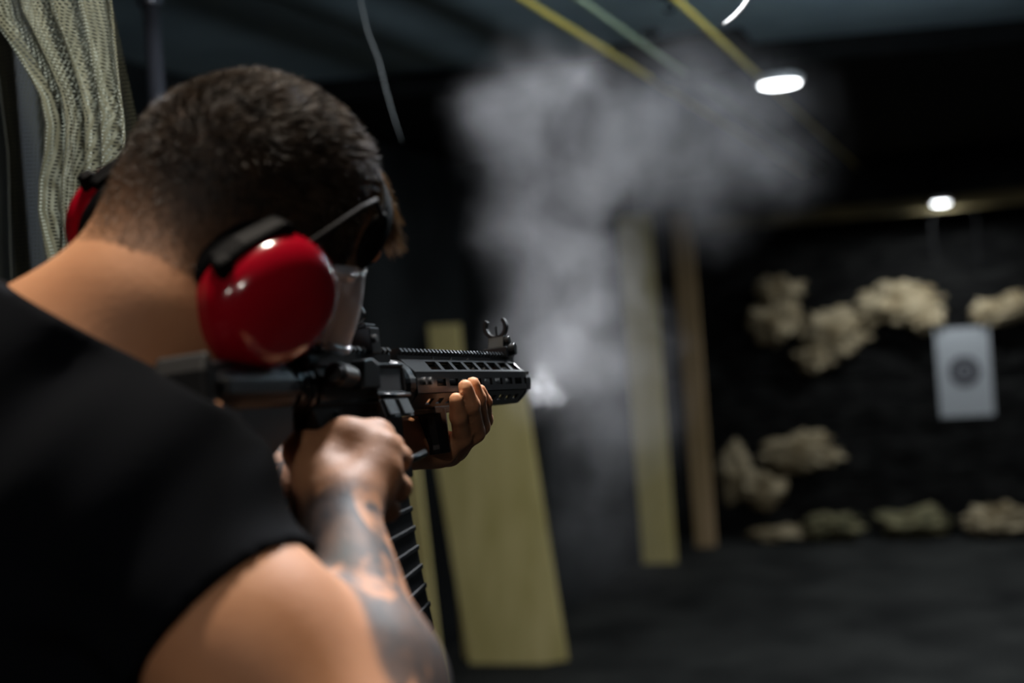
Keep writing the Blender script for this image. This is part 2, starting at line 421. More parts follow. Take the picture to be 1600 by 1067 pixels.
# torn foam clumps
def clump(name, px, py, wx, wz, y, label, m, cat='foam clump', seed=0, group=None, depth=.06, floor=False):
    c = on_y(px, py, y); sc = 8.9/F*1.02
    rx, rz = wx*sc, wz*sc
    V = []; Fc = []
    mb = MB(); mb.ball((0, 0, 0), 1, seg=56, rings=34)
    for v in mb.V:
        v = Vector(v); n1 = mnoise.noise(v*1.7+Vector((seed*3.1, 0, seed))); n2 = mnoise.noise(v*4.5+Vector((0, seed*2.3, 5)))
        n3 = mnoise.noise(v*11+Vector((seed*1.7, 3, 0))); v = v*(1+.55*n1+.38*n2+.16*n3); V.append((c[0]+v.x*rx, c[1]+v.y*depth, c[2]+v.z*rz))
    if floor:
        zm = min(v[2] for v in V); V = [(a, b, z-zm-.004) for a, b, z in V]
    return tag(link(name, V, mb.F, m, smooth=True), label, cat, group)
cl = [(1217, 458, 36, 22, 'rounded tan foam clump topmost at the left end of the upper row'),
      (1212, 500, 42, 34, 'tan foam clump just below the leftmost upper one'),
      (1300, 520, 50, 34, 'tan foam clump leaning diagonally in the middle of the upper row'),
      (1275, 560, 30, 20, 'small tan foam clump hanging lowest in the upper row'),
      (1408, 474, 58, 30, 'broad arched tan foam clump left of and above the paper target'),
      (1442, 497, 28, 20, 'small tan foam clump beneath the right side of the arched one'),
      (1558, 488, 34, 18, 'flat tan foam clump at the upper right corner of the paper target'),
      (1594, 476, 22, 18, 'tan foam clump cut by the right edge of the picture'),
      (1252, 708, 56, 26, 'wide pale foam clump on the lower row, furthest right'),
      (1150, 742, 30, 40, 'tall pale foam clump low beside the brown post'),
      (1192, 766, 32, 24, 'small pale foam clump between the tall and the wide lower ones')]
for k, (px, py, wx, wz, lab) in enumerate(cl):
    z = on_y(px, py, 9.66)[2]
    y = 9.66 if z > 1.03 else 9.53 if z > .33 else 9.46
    clump('foam_clump', px, py, wx, wz, y, lab, M['foam'], seed=k+1)
db = [(1222, 836, 48, 9, 'flat pale rubble slab on the floor near the brown post', 'foam'),
      (1300, 822, 44, 18, 'dim greenish rubble heap at the foot of the backstop, left of the others', 'debris'),
      (1428, 826, 50, 20, 'dim greenish rubble heap at the foot of the backstop below the target', 'debris'),
      (1562, 812, 46, 20, 'tan rubble heap at the foot of the backstop at the right picture edge', 'foam')]
for k, (px, py, wx, wz, lab, mm) in enumerate(db):
    clump('rubble_heap', px, py, wx, wz, 9.38 - .1*(k % 2), lab, M[mm], 'rubble', seed=k+30, depth=.14, floor=True)

# paper target
c0 = on_y(1460, 515, 9.25); c1 = on_y(1557, 648, 9.25)
tx0, tx1, tz0, tz1 = c0[0], c1[0]-.01, c1[2], c0[2]
tg = empty('paper_target', ((tx0+tx1)/2, 9.25, tz0), 'pale rectangular paper target with a dark round bullseye hanging in the bay', 'target')
MB().box(tx0, tx1, 9.25, 9.254, tz0, tz1).build('paper', M['paper'], tg)
cc = on_y(1507, 580, 9.25)
mb = MB()
def ring(mb, r0, r1, y, seg=40):
    V = []; 
    for k in range(seg):
        a = 2*PI*k/seg
        for r in (r0, r1): V.append((cc[0]+r*math.cos(a), y, cc[2]+r*math.sin(a)))
    mb.add(V, [(2*k, 2*k+1, (2*k+3) % (2*seg), (2*k+2) % (2*seg)) for k in range(seg)])
for r0, r1 in ((.058, .095), (.022, .048), (.001, .012)): ring(mb, r0, r1, 9.2485)
mb.build('bullseye_rings', M['ink'], tg)
mb = MB(); ring(mb, .048, .058, 9.2488); ring(mb, .012, .022, 9.2488); mb.build('pale_rings', M['lightink'], tg)
for x in (tx0+.03, tx1-.03):
    w = MB().tube([(x, 9.252, tz1-.01), (x, 9.252, 2.06)], .0015, 6).build('hanging_wire', M['blackpaint'], tg)
    MB().box(x-.012, x+.012, 9.244, 9.26, tz1-.018, tz1+.012).build('clip', M['blackplastic'], w, bevel=.002)

# ceiling lamps
def lamp(x, y, z, r, label, power, body='round', size=None):
    t = empty('ceiling_lamp', (x, y, z), label, 'lamp', 'round ceiling lamps')
    MB().lathe([(z, r*1.12), (z+.02, r*1.15), (z+.03, r*.9)], x, y, 36, 2).build('lamp_housing', M['housing'], t, smooth=False)
    d = MB().lathe([(z-.012, r*.55), (z-.006, r*.92), (z+.004, r)], x, y, 36, 2).build('diffuser', M['lampw'], t, smooth=True)
    d['label'] = 'glowing white diffuser'
    L = bpy.data.lights.new('lamp_light', 'AREA'); L.shape = 'DISK'; L.size = 2*r; L.energy = power; L.color = (.90,.96,1.0)
    o = bpy.data.objects.new('lamp_light', L); C.objects.link(o); o.parent = t; o.location = (0, 0, -.018)
    return t
l1 = on_z(1218, 131, 2.30); lamp(l1[0], l1[1], 2.30, .070, 'round white ceiling lamp glowing above the right edge of the smoke', 26)
MB().lathe([(2.33, .014), (2.42, .014)], l1[0], l1[1], 12, 2).build('drop_rod', M['blackpaint'], bpy.data.objects['ceiling_lamp'])
l2 = on_y(1470, 317, 9.1); lamp(l2[0], l2[1], l2[2]-.0, .052, 'small far ceiling lamp glowing at the lintel over the paper target', 19)
MB().lathe([(l2[2]+.03, .012), (2.42, .012)], l2[0], l2[1], 12, 2).build('drop_rod', M['blackpaint'], bpy.data.objects['ceiling_lamp.001'])
#@@LIGHTS
def down(x, y, z, r, label, power, col=(1,.96,.9), spot=None):
    t = lamp(x, y, z, r, label, power); t.children[-1].data.color = col
    return t
lamp(.5, 6.8, 2.39, .074, 'round lamp added out of view over the range to brighten the far plywood', 30)  # unseen lamp added to brighten the far plywood and floor
down(-.38, 1.75, 2.47, .074, 'round ceiling lamp ahead of the shooter above the picture', 38, (.95,.96,1))
down(-.50, .93, 2.47, .07, 'round warm ceiling lamp straight above the shooter', 12.5, (1,.88,.74))
down(-.70, -1.3, 2.47, .07, 'round ceiling lamp at the back left behind the shooter', 6, (1,.90,.80))
down(.15, -1.1, 2.47, .07, 'round ceiling lamp behind the shooter, right of the back left one', 12, (1,.92,.84))
# uplight added out of view to brighten the grey ceiling
tl = empty('added_uplight', (.5, 3.6, 2.05), 'added ceiling uplight, a tube over a light-blocking trough, under the grey ceiling right of the picture', 'lamp')
MB().lathe([(3.1, .016), (4.1, .016)], .5, 2.15, 20, 1).build('tube', emit('lit_tube', (.76,.90,1.0), 150), tl, smooth=True)
for yy in (3.08, 4.12):
    MB().box(.475, .525, yy-.02, yy+.02, 2.04, 2.18).build('end_cap', M['housing'], tl, bevel=.003)
    MB().tube([(.5, yy, 2.17), (.5, yy, 2.5)], .003, 8).build('hanger', M['wire'], tl)

tr_ = MB(lambda V: np.asarray(V)[:, [0, 2, 1]]); tr_.prism([(.40, 2.13), (.44, 2.045), (.56, 2.045), (.60, 2.13), (.594, 2.13), (.556, 2.051), (.444, 2.051), (.406, 2.13)], 3.04, 4.16); tr_.build('light_block_trough', M['housing'], tl)  # unseen trough shaped to keep the tube's light off the rifle

# cords
def cord(name, pts, r, m, label, cat='cord', group=None):
    return tag(MB().tube(pts, r, 8).build(name, m, smooth=True), label, cat, group)
def sag(a, b, s=.02, n=24):
    a = np.array(a); b = np.array(b)
    return [a+(b-a)*t+np.array([0, 0, -s*4*t*(1-t)]) for t in np.linspace(0, 1, n)]
cord('target_cord', sag((-1.067, .6, 2.372), (-1.062, 9.24, 2.37), .004), .0085, M['yellow'], 'taut yellow overhead cord, leftmost of the three running downrange')
cord('target_cord', sag((-.944, .6, 2.372), (-.942, 9.24, 2.37), .004), .0075, M['green'], 'taut pale green overhead cord between the two yellow ones')
cord('target_cord', sag((-.722, .6, 2.369), (-.728, 9.24, 2.37), .004), .0078, M['yellow'], 'taut yellow overhead cord, rightmost of the three running downrange')
q = [on_y(px, py, 2.3) for px, py in [(560,-60),(563,0),(574,48),(592,95),(603,140),(615,182),(628,221)]]
q[0] = np.array([q[0][0], 2.3, 2.5])
cord('hanging_cord', q, [.0013,.0013,.0015,.0015,.0014,.0011,.0006], M['greycord'], 'thin frayed grey cord hanging from the ceiling above the shooter head')
q = [on_y(px, py, 1.9) for px, py in [(1190,-170),(1186,-60),(1172,-6),(1160,12),(1148,25),(1138,33),(1130,38)]]
q[0] = np.array([q[0][0], 1.9, 2.5])
cord('loose_cord', q, [.0016,.0018,.0021,.0022,.0022,.0019,.001], M['white'], 'short white loose cord end curling down near the top of the picture')

# steel pole with collar
pt = on_y(235, 0, 2.35); pb = on_y(246, 170, 2.35); px_, py_ = (pt[0]+pb[0])/2, 2.35
pl = empty('steel_pole', (px_, py_, 0), 'grey painted steel pole with a collar standing behind the head', 'pole')
MB().lathe([(0, .016), (2.50, .016)], px_, py_, 28, 2).build('pole_tube', M['pole'], pl, smooth=True)
MB().lathe([(pt[2]-.012, .018), (pt[2]-.008, .023), (pt[2]+.004, .023), (pt[2]+.008, .019), (pt[2]+.03, .019), (pt[2]+.034, .022), (pt[2]+.045, .022)], px_, py_, 28, 2).build('collar', M['pole'], pl)
MB().lathe([(0, .06), (.008, .06)], px_, py_, 28, 2).build('base_plate', M['pole'], pl)

# netting curtain
def net(name, x0, x1, y, z0, z1, amp, k, m, label, edge=None, nx=220, nz_=80, ph=0):
    V = []; UV = []
    for j in range(nz_+1):
        v = j/nz_; z = z0+(z1-z0)*v
        for i in range(nx+1):
            u = i/nx; a = x0(z) if callable(x0) else x0; b = x1(z) if callable(x1) else x1
            x = a+(b-a)*u
            f = 1.0+.25*math.sin(3*v+ph)
            yy = y + amp*f*(math.sin(k*u*6.283+ph+.5*math.sin(v*3)) + .35*math.sin(2.3*k*u*6.283+1.3+ph)) + .012*mnoise.noise(Vector((x*6, z*3, ph)))
            V.append((x+.004*math.sin(k*u*6.28*1.3+2*v), yy, z)); UV.append((u*(1.35*1.0)*abs(b-a)*1.35, z))
    n = nx+1; Fc = [(j*n+i, j*n+i+1, (j+1)*n+i+1, (j+1)*n+i) for j in range(nz_) for i in range(nx)]
    V = np.array(V); o = link(name, V, Fc, m, smooth=True)
    uvl = o.data.uv_layers.new(name='UVMap')
    for p in o.data.polygons:
        for li in p.loop_indices: uvl.data[li].uv = UV[o.data.loops[li].vertex_index]
    return tag(o, label, 'netting')
YN = 1.32
def cx(px, py): return on_y(px, py, YN)
def edge_x(table):
    zs = [cx(px, py)[2] for px, py in table]; xs = [cx(px, py)[0] for px, py in table]
    o = np.argsort(zs); zs = np.array(zs)[o]; xs = np.array(xs)[o]
    return lambda z: float(np.interp(z, zs, xs))
right = edge_x([(170,-150),(186,0),(196,100),(207,200),(212,300),(215,420),(225,600),(240,1100)])
left = edge_x([(-60,-150),(-30,20),(22,90),(62,150),(75,205),(70,260),(58,310),(66,350),(80,420),(90,600),(100,1100)])
net('netting_curtain', left, right, YN, .02, 2.48, .011, 4.6, M['net'], 'pale olive netting curtain hanging in folds behind the shooter', ph=.6)
net('netting_curtain', edge_x([(-420,0),(-400,1000)]), edge_x([(40,-150),(120,200),(140,1000)]), YN+.12, .02, 2.48, .02, 5, M['net_shaded'],
    'netting layer coloured dark for shadow in the gap left of the pale netting curtain', ph=2.1)
bpst = on_y(38, 250, 1.6)
tag(MB().box(bpst[0]-.013, bpst[0]+.013, 1.58, 1.62, 0, 2.5).build('square_post', mat('blue_grey_steel', (.008,.011,.014), .6, Specular_IOR_Level=.2), bevel=.002),
    'dark blue grey square post seen through the shadow-coloured netting', 'post')

#@@RIFLE
# ================================================================== RIFLE
MZ = P(809, 598, 1.52)
ra = nrm([(1505-CX)/F, -(578-CY)/F, -1])
rb = np.array([-math.sin(math.radians(8.5)), math.cos(math.radians(8.5)), 0.0]); rb = nrm(rb - ra*(rb @ ra)); rc = np.cross(ra, rb)
def RFc(V):
    V = np.array(V, float); s_ = V[..., 0:1]; V[..., 0:1] = np.where(s_ > -.37, s_*.9405, s_+.022)
    return MZ + V[..., 0:1]*ra + V[..., 1:2]*rb + V[..., 2:3]*rc     # camera axes
def RF(V): return W(RFc(V))
rifle = empty('rifle', RF(np.array([-.40, -.08, 0.])), 'black carbine with slotted handguard, open ring front sight and vertical foregrip held by the shooter', 'rifle')
def gm(): return MB(RF)
# handguard: octagonal shell with real slots
def handguard():
    mb = gm(); A = .0208; S0, S1 = -.372, -.043; w = A*math.tan(PI/8)
    for f in range(8):
        th = f*PI/4; n = np.array([math.cos(th), math.sin(th)]); t = np.array([-math.sin(th), math.cos(th)])   # n: (h, r)
        def pt(s, v): q = n*A + t*v; return (s, q[0], q[1])
        if f == 0: rows = [(-w, w)]; slots = []
        elif f in (1, 7): slots = [(-.318+.0355*k, -.318+.0355*k+.0270) for k in range(8)]
        elif f in (2, 6): slots = [(-.322+.034*k, -.322+.034*k+.024) for k in range(9)]
        elif f in (3, 5): slots = [(-.335+.026*k, -.335+.026*k+.013) for k in range(12)]
        else: slots = [(-.34+.034*k, -.34+.034*k+.022) for k in range(9)]
        hw = .0058 if f in (1, 7) else .0032
        if not slots: 
            b = len(mb.V); mb.add([pt(S0, -w), pt(S1, -w), pt(S1, w), pt(S0, w)], [(0, 1, 2, 3)]); continue
        ss = [S0]+[x for s in slots for x in s]+[S1]; vs = [-w, -hw, hw, w]
        V = [pt(s + (.007 if f in (1, 7) and v > 0 else 0)*(0 if s in (S0, S1) else 1)*(1 if f == 1 else -1)*-1, v) for s in ss for v in vs]; Fc = []
        for i in range(len(ss)-1):
            for j in range(3):
                if j == 1 and i % 2 == 1: continue
                Fc.append((i*4+j, (i+1)*4+j, (i+1)*4+j+1, i*4+j+1))
        mb.add(V, Fc)
    o = mb.build('handguard', M['gun'], rifle, solid=.0024)
    # front lip
    A2 = A+.0006; V = []; 
    for s_, a_ in ((-.043, A2), (-.0395, A2-.001), (-.0395, A2-.0045), (-.043, A2-.0045)):
        for k in range(8):
            th = (k+.5)*PI/4; rr = a_/math.cos(PI/8); V.append((s_, rr*math.cos(th), rr*math.sin(th)))
    Fc = [(i*8+k, i*8+(k+1) % 8, ((i+1) % 4)*8+(k+1) % 8, ((i+1) % 4)*8+k) for i in range(4) for k in range(8)]
    gm().add(V, Fc).build('front_lip', M['gun'], o)
    sc = gm()
    for s_ in (-.353, -.338): gm().tube([(s_, .0015, .0205), (s_, .0015, .0238)], .0032, 12).build('screw', M['steel'], o)['label'] = 'bright steel screw'
    return o
hg = handguard()
# top rail teeth
mb = gm().box(-.372, -.030, .0195, .0262, -.0075, .0075)
s = -.368
while s < -.038:
    mb.prism([(-.0105, .0262), (.0105, .0262), (.0105, .0285), (.0080, .0312), (-.0080, .0312), (-.0105, .0285)], 0, 1) if False else None
    V = [(s0, h, r) for s0 in (s, s+.0052) for (r, h) in ((-.0080, .0258), (.0080, .0258), (.0106, .0280), (.0085, .0312), (-.0085, .0312), (-.0106, .0280))]
    mb.add(V, [(0,1,2,3,4,5)[::-1], (6,7,8,9,10,11)] + [(i, (i+1) % 6, 6+(i+1) % 6, 6+i) for i in range(6)])
    s += .010
mb.build('top_rail', M['gun'], rifle)
mb = gm()
for s in (-.285, -.235, -.185): gm().tube([(s, .0225, .0070), (s, .0225, .0083)], .0022, 10).build('rail_screw', M['steel'], rifle)
# barrel and muzzle device
gm().lathe([(-.38, .010), (-.2, .0095), (-.19, .012), (-.16, .012), (-.155, .0085), (-.02, .0085)], seg=28).build('barrel', M['gun'], rifle, smooth=True)
gm().lathe([(-.045, .0095), (-.043, .0135), (-.010, .0145), (.000, .0140), (.004, .0120), (.005, .0065), (-.01, .006)], seg=32).build('muzzle_device', M['gun'], rifle, smooth=True)
gm().tube([(-.38, .0165, 0), (-.19, .0165, 0), (-.18, .012, 0)], .0024).build('gas_tube', M['steel'], rifle, smooth=True)
# barrel nut / delta ring
gm().lathe([(-.392, .0205), (-.386, .0222), (-.374, .0222), (-.370, .0205)], seg=36).build('barrel_nut', M['gun'], rifle, smooth=False)
# upper receiver
prof = []
up = gm(); up.lathe([(-.548, .0165), (-.545, .0185), (-.395, .0190), (-.388, .0180)], seg=36)
up.box(-.548, -.388, -.0135, .012, -.0155, .0155)
up.box(-.548, -.388, .012, .0262, -.0078, .0078)
s = -.545
while s < -.39:
    V = [(s0, h, r) for s0 in (s, s+.0052) for (r, h) in ((-.0080, .0258), (.0080, .0258), (.0106, .0280), (.0085, .0312), (-.0085, .0312), (-.0106, .0280))]
    up.add(V, [(0,1,2,3,4,5)[::-1], (6,7,8,9,10,11)] + [(i, (i+1) % 6, 6+(i+1) % 6, 6+i) for i in range(6)]); s += .010
upo = up.build('upper_receiver', M['gun'], rifle, bevel=.0006)
# ejection port: raised frame with a dark plate standing in for the shaded opening
fr_ = gm()
a0, a1, h0, h1, rr = -.452, -.398, -.006, .0135, .0188
for (x0, x1, y0, y1) in ((a0-.003, a1+.003, h1, h1+.003), (a0-.003, a1+.003, h0-.003, h0), (a0-.003, a0, h0, h1), (a1, a1+.004, h0, h1)):
    fr_.box(x0, x1, y0, y1, .015, rr+.0022)
fr_.build('ejection_port_frame', M['gun'], rifle, bevel=.0008)
gm().box(a0, a1, h0, h1, .0175, .0196).build('port_dark_plate', M['rubber'], rifle)
gm().prism([(-.492, -.004), (-.458, -.004), (-.455, .015), (-.468, .0195), (-.484, .0185)], .014, .0262).build('shell_deflector', M['gun'], rifle, bevel=.0015)
fa = gm(); fa.tube([(-.500, .006, .019), (-.540, .0075, .0265)], [.0085, .0085], 20); fa.tube([(-.540, .0075, .0265), (-.548, .0078, .028)], [.0068, .0068], 20)
fa.build('forward_assist', M['gun'], rifle, smooth=False, bevel=.0006)
# open dust cover hanging under the port
dc = gm(); dc.tube([(-.456, -.0095, .0215), (-.392, -.0095, .0215)], .0022, 12)
dco = dc.build('dust_cover_hinge', M['gun'], rifle, smooth=True)
V = [(s_, -.0105-.0165*v+dv, .0212+.0045*v+dr) for s_ in (-.454, -.396) for v in (0, 1) for (dv, dr) in ((0, 0), (0, -.0018))]
pc = gm().add(V, [(0,2,3,1),(4,5,7,6),(0,4,6,2),(1,3,7,5),(0,1,5,4),(2,6,7,3)])
for sa, sb in ((-.450, -.430), (-.420, -.400)):
    V = [(s_, -.0125-.0125*v, .0214+.0042*v+dr) for s_ in (sa, sb) for v in (0, 1) for dr in (0, .0022)]
    pc.add(V, [(0,2,3,1),(4,5,7,6),(0,4,6,2),(1,3,7,5),(0,1,5,4),(2,6,7,3)])
pc.build('dust_cover', M['poly'], rifle, bevel=.0005)
# lower receiver with magwell
lo = gm().prism([(-.556, .004), (-.556, -.018), (-.545, -.034), (-.498, -.038), (-.462, -.038), (-.460, -.068), (-.392, -.072), (-.388, -.012)], -.0125, .0125)
lo.prism([(-.463, -.058), (-.463, -.0735), (-.387, -.0765), (-.386, -.060)], -.0150, .0150)
lo.build('lower_receiver', M['gun'], rifle, bevel=.0018)
gm().tube([(-.448, -.024, .0122), (-.448, -.024, .0155)], .0052, 16).build('magazine_release', M['gun'], rifle)
# trigger and its guard
gm().tube([(-.463, -.040, 0), (-.466, -.060, 0), (-.475, -.066, 0), (-.495, -.064, 0), (-.505, -.052, 0)], .0028, 10, 1.6).build('trigger_guard', M['gun'], rifle, smooth=True)
gm().tube([(-.487, -.036, 0), (-.484, -.046, 0), (-.486, -.055, 0), (-.481, -.060, 0)], .0022, 10, 1.8).build('trigger', M['gun'], rifle, smooth=True)
# short steel lever in front of the right hand
x = gm().tube([(-.452, -.0655, .018), (-.430, -.062, .030), (-.410, -.058, .036)], .0030, 10); x = x.build('lever', M['gun'], rifle, smooth=True)
# pistol grip
gm().prism([(-.500, -.034), (-.546, -.034), (-.552, -.050), (-.566, -.085), (-.578, -.128), (-.540, -.137), (-.531, -.110), (-.520, -.088), (-.514, -.062)], -.0125, .0125).build('pistol_grip', M['poly'], rifle, bevel=.005)
# magazine, curved forward, with ribs
def mag():
    mb = gm(); n = 18; Vs = []
    for i in range(n+1):
        t = i/n; h = -.060-.150*t; cs = -.4235+.022*t*t; tilt = .27*t
        ds = .0305; 
        for (a, r) in ((-ds, -.0108), (ds, -.0108), (ds+.0015, 0), (ds, .0108), (-ds, .0108)):
            Vs.append((cs+a*math.cos(tilt), h+a*math.sin(tilt)*.9, r))
    Fc = [(i*5+k, i*5+(k+1) % 5, (i+1)*5+(k+1) % 5, (i+1)*5+k) for i in range(n) for k in range(5)]
    Fc += [list(range(5))[::-1], [n*5+k for k in range(5)]]
    mb.add(Vs, Fc)
    for i in range(3, 17, 2):
        t = i/n; h = -.060-.150*t; cs = -.4235+.022*t*t; tilt = .27*t; c, s_ = math.cos(tilt), math.sin(tilt)*.9
        V = []
        for a in (-.0285, .0312):
            for dh in (0, -.0042):
                for r in (-.0124, .0124): V.append((cs+a*c, h+a*s_+dh, r))
        mb.add(V, [(0,1,3,2),(4,6,7,5),(0,4,5,1),(2,3,7,6),(0,2,6,4),(1,5,7,3)])
    return mb.build('magazine', M['poly'], rifle, bevel=.0008)
mag()
# buffer tube, castle nut, end plate, stock
gm().lathe([(-.552, .0150), (-.562, .0150), (-.562, .0145), (-.66, .0145), (-.66, .012)], seg=30).build('buffer_tube', M['gun'], rifle, smooth=True)
cn = gm()
for k in range(3): cn.lathe([(-.556-.008*k, .0195-.0008*k), (-.5615-.008*k, .0195-.0008*k)], seg=12 if k == 1 else 30)
cn.build('castle_nut', M['steel'] if False else M['gun'], rifle, bevel=.0008)
st = gm(); st.lathe([(-.585, .0165), (-.588, .0195), (-.600, .0205), (-.672, .0205), (-.69, .0190)], seg=36)
st.prism([(-.590, -.012), (-.594, -.032), (-.640, -.052), (-.668, -.098), (-.700, -.105), (-.700, .016), (-.672, .018)], -.0155, .0155)
st.prism([(-.588, .006), (-.588, -.006), (-.69, -.006), (-.69, .006)], -.0225, .0225)
st.build('stock', M['poly'], rifle, bevel=.003)
gm().prism([(-.698, .022), (-.698, -.110), (-.708, -.113), (-.712, -.06), (-.710, .012), (-.704, .024)], -.0185, .0185).build('butt_pad', M['rubber'], rifle, bevel=.004)
# charging handle
gm().box(-.566, -.548, .0145, .0215, -.019, .019).build('charging_handle', M['gun'], rifle, bevel=.002)
# selector
gm().tube([(-.517, -.024, .0122), (-.517, -.024, .0165)], .0055, 16).build('selector', M['gun'], rifle)
# foregrip
V = []; Fc = []; n = 10
for i in range(n+1):
    t = i/n; h = -.0215-.040*t; wd = .0160-.0055*t+ (.001 if i > 8 else 0); cs = -.283+.004*t
    for k in range(12):
        a = 2*PI*k/12; V.append((cs+wd*math.cos(a)*1.02, h, .0125*math.sin(a)*(1-.12*t)))
Fc = [(i*12+k, i*12+(k+1) % 12, (i+1)*12+(k+1) % 12, (i+1)*12+k) for i in range(n) for k in range(12)] + [list(range(12))[::-1], [n*12+k for k in range(12)]]
fg = gm().add(V, Fc); fg.box(-.306, -.260, -.026, -.0195, -.0115, .0115)
fg.build('foregrip', M['poly'], rifle, bevel=.001)
# front sight
fs = gm(); S = -.055
fs.box(S-.014, S+.014, .0255, .0365, -.0125, .0125)
fs.prism([(S-.011, .0365), (S+.011, .0365), (S+.004, .0485), (S-.004, .0485)], -.0085, .0085)
n = 28; ts = np.linspace(math.radians(138), math.radians(402), n); Vr = []
for a in ts:
    for (rad, ds) in ((.0130, -.0045), (.0130, .0045), (.0092, .0045), (.0092, -.0045)):
        Vr.append((S+ds, .0585+rad*math.sin(a), rad*math.cos(a)))
Fr = [(i*4+k, i*4+(k+1) % 4, (i+1)*4+(k+1) % 4, (i+1)*4+k) for i in range(n-1) for k in range(4)] + [(0,1,2,3)[::-1], [(n-1)*4+k for k in range(4)]]
fs.add(Vr, Fr)
fso = fs.build('front_sight', M['gun'], rifle, bevel=.0007)
gm().tube([(S, .0475, 0), (S, .0590, 0)], [.0014, .0009], 8).build('sight_post', M['gun'], fso)
k_ = gm(); k_.tube([(S, .0335, .012), (S, .0335, .0185)], .0062, 16); k_.tube([(S, .043, .006), (S, .043, .0135)], .0045, 16); k_.build('clamp_screw', M['gun'], fso, bevel=.0006)
# rear sight
rs = gm(); S = -.426
rs.box(S-.009, S+.010, .0255, .0465, -.0125, .0125)
rs.box(S-.010, S+.011, .0465, .0500, -.0095, .0095)
n = 24; Vr = []; ts = np.linspace(0, 2*PI, n+1)[:-1]
for a in ts:
    for (rad, ds) in ((.0085, -.003), (.0085, .003), (.0050, .003), (.0050, -.003)): Vr.append((S-.006+ds, .0585+rad*math.sin(a), rad*math.cos(a)))
Fr = [(i*4+k, i*4+(k+1) % 4, ((i+1) % n)*4+(k+1) % 4, ((i+1) % n)*4+k) for i in range(n) for k in range(4)]
rs.add(Vr, Fr); rso = rs.build('rear_sight', M['gun'], rifle, bevel=.0008)
gm().tube([(S-.002, .0375, .0125), (S-.002, .0375, .0150)], .0030, 12).build('sight_screw', M['steel'], rso)

#@@BODY
# ================================================================== PERSON
# head frame in camera axes
Hc = P(390, 323, 1.02)
hf = nrm([.595, -.19, -.78]); hu = np.array([.42, .90, 0.10]); hu = nrm(hu-hf*(hu @ hf)); hr = np.cross(hf, hu)
HA = np.array([hf, hr, hu])
def HLc(V): return Hc + np.asarray(V, float) @ HA
def HL(V): return W(HLc(V))
def he(c, r): return ell(HLc(c), r, HA)
def hcap(a, b, r1, r2): return cap(HLc(a), HLc(b), r1, r2)
head = Node(.02,
    he((-.004, 0, .008), (.092, .073, .084)),
    he((-.032, 0, -.008), (.064, .064, .062)),
    he((.045, 0, -.010), (.052, .062, .075)),
    he((.046, 0, -.060), (.047, .051, .060)))
face = Node(.012, head,
    hcap((.070, 0, -.108), (.080, 0, -.112), .016, .015),
    hcap((.010, .050, -.088), (.062, .020, -.115), .014, .013), hcap((.010, -.050, -.088), (.062, -.020, -.115), .014, .013),
    hcap((.092, 0, -.015), (.112, 0, -.046), .007, .0095), hcap((.103, .011, -.050), (.103, -.011, -.050), .007, .007),
    hcap((.088, .042, .004), (.095, .010, .004), .008, .008), hcap((.088, -.042, .004), (.095, -.010, .004), .008, .008),
    hcap((.096, .018, -.077), (.100, 0, -.074), .005, .006), hcap((.096, -.018, -.077), (.100, 0, -.074), .005, .006),
    hcap((.094, .015, -.087), (.098, 0, -.088), .005, .006), hcap((.094, -.015, -.087), (.098, 0, -.088), .005, .006),
    he((-.004, .080, -.030), (.018, .007, .032)), he((-.004, -.080, -.030), (.018, .007, .032)))
neck = Node(.04, cap(P(322, 415, 1.01), P(232, 500, .965), .060, .060), cap(P(232, 500, .965), P(100, 625, .965), .060, .060))
Sr = P(215, 790, .88); Er = P(604, 1290, .77); Wr = P(528, 800, .965)
Sl = np.array([-.515, -.078, -1.03]); El = P(285, 845, 1.06); Wl = P(572, 700, 1.225)
sh = nrm(Sl-Sr); upv = nrm([-.03, 1, .03]); upv = nrm(upv - sh*(upv @ sh)); fw = np.cross(sh, upv)
TA = np.array([sh, upv, fw]); mid = (Sr+Sl)/2
hip = np.array([-.44, -.60, -1.0])
torso = Node(.07,
    ell(mid+np.array([-.01, -.105, 0]), (.175, .140, .105), TA),
    ell(mid+np.array([-.015, -.20, 0]), (.165, .16, .11), TA),
    ell(mid+np.array([-.04, -.36, 0]), (.150, .16, .10), TA),
    ell(hip, (.165, .14, .11), TA),
    cap(P(95, 620, .965), Sr+np.array([-.02, .00, 0]), .060, .052),
    cap(P(60, 630, .975), Sl, .060, .052),
    cap(P(180, 575, .965), P(-40, 690, 1.03), .042, .050))
armR = Node(.03, cap(Sr, (Sr+Er)/2, .060, .056), cap((Sr+Er)/2, Er, .056, .044), ell(P(262, 768, .875), (.060, .064, .058)))
foreR = Node(.03, cap(Er, Er*.62+Wr*.38, .042, .044), cap(Er*.62+Wr*.38, Wr, .044, .0265))
armL = Node(.03, cap(Sl, El, .056, .043))
foreL = Node(.03, cap(El, El*.6+Wl*.4, .043, .046), cap(El*.6+Wl*.4, Wl, .046, .026))
def finger(pts, rs):
    pts = [P(*p) if len(p) == 3 else p for p in pts]
    return Node(.004, *[cap(pts[i], pts[i+1], rs[i], rs[i+1]) for i in range(len(pts)-1)])
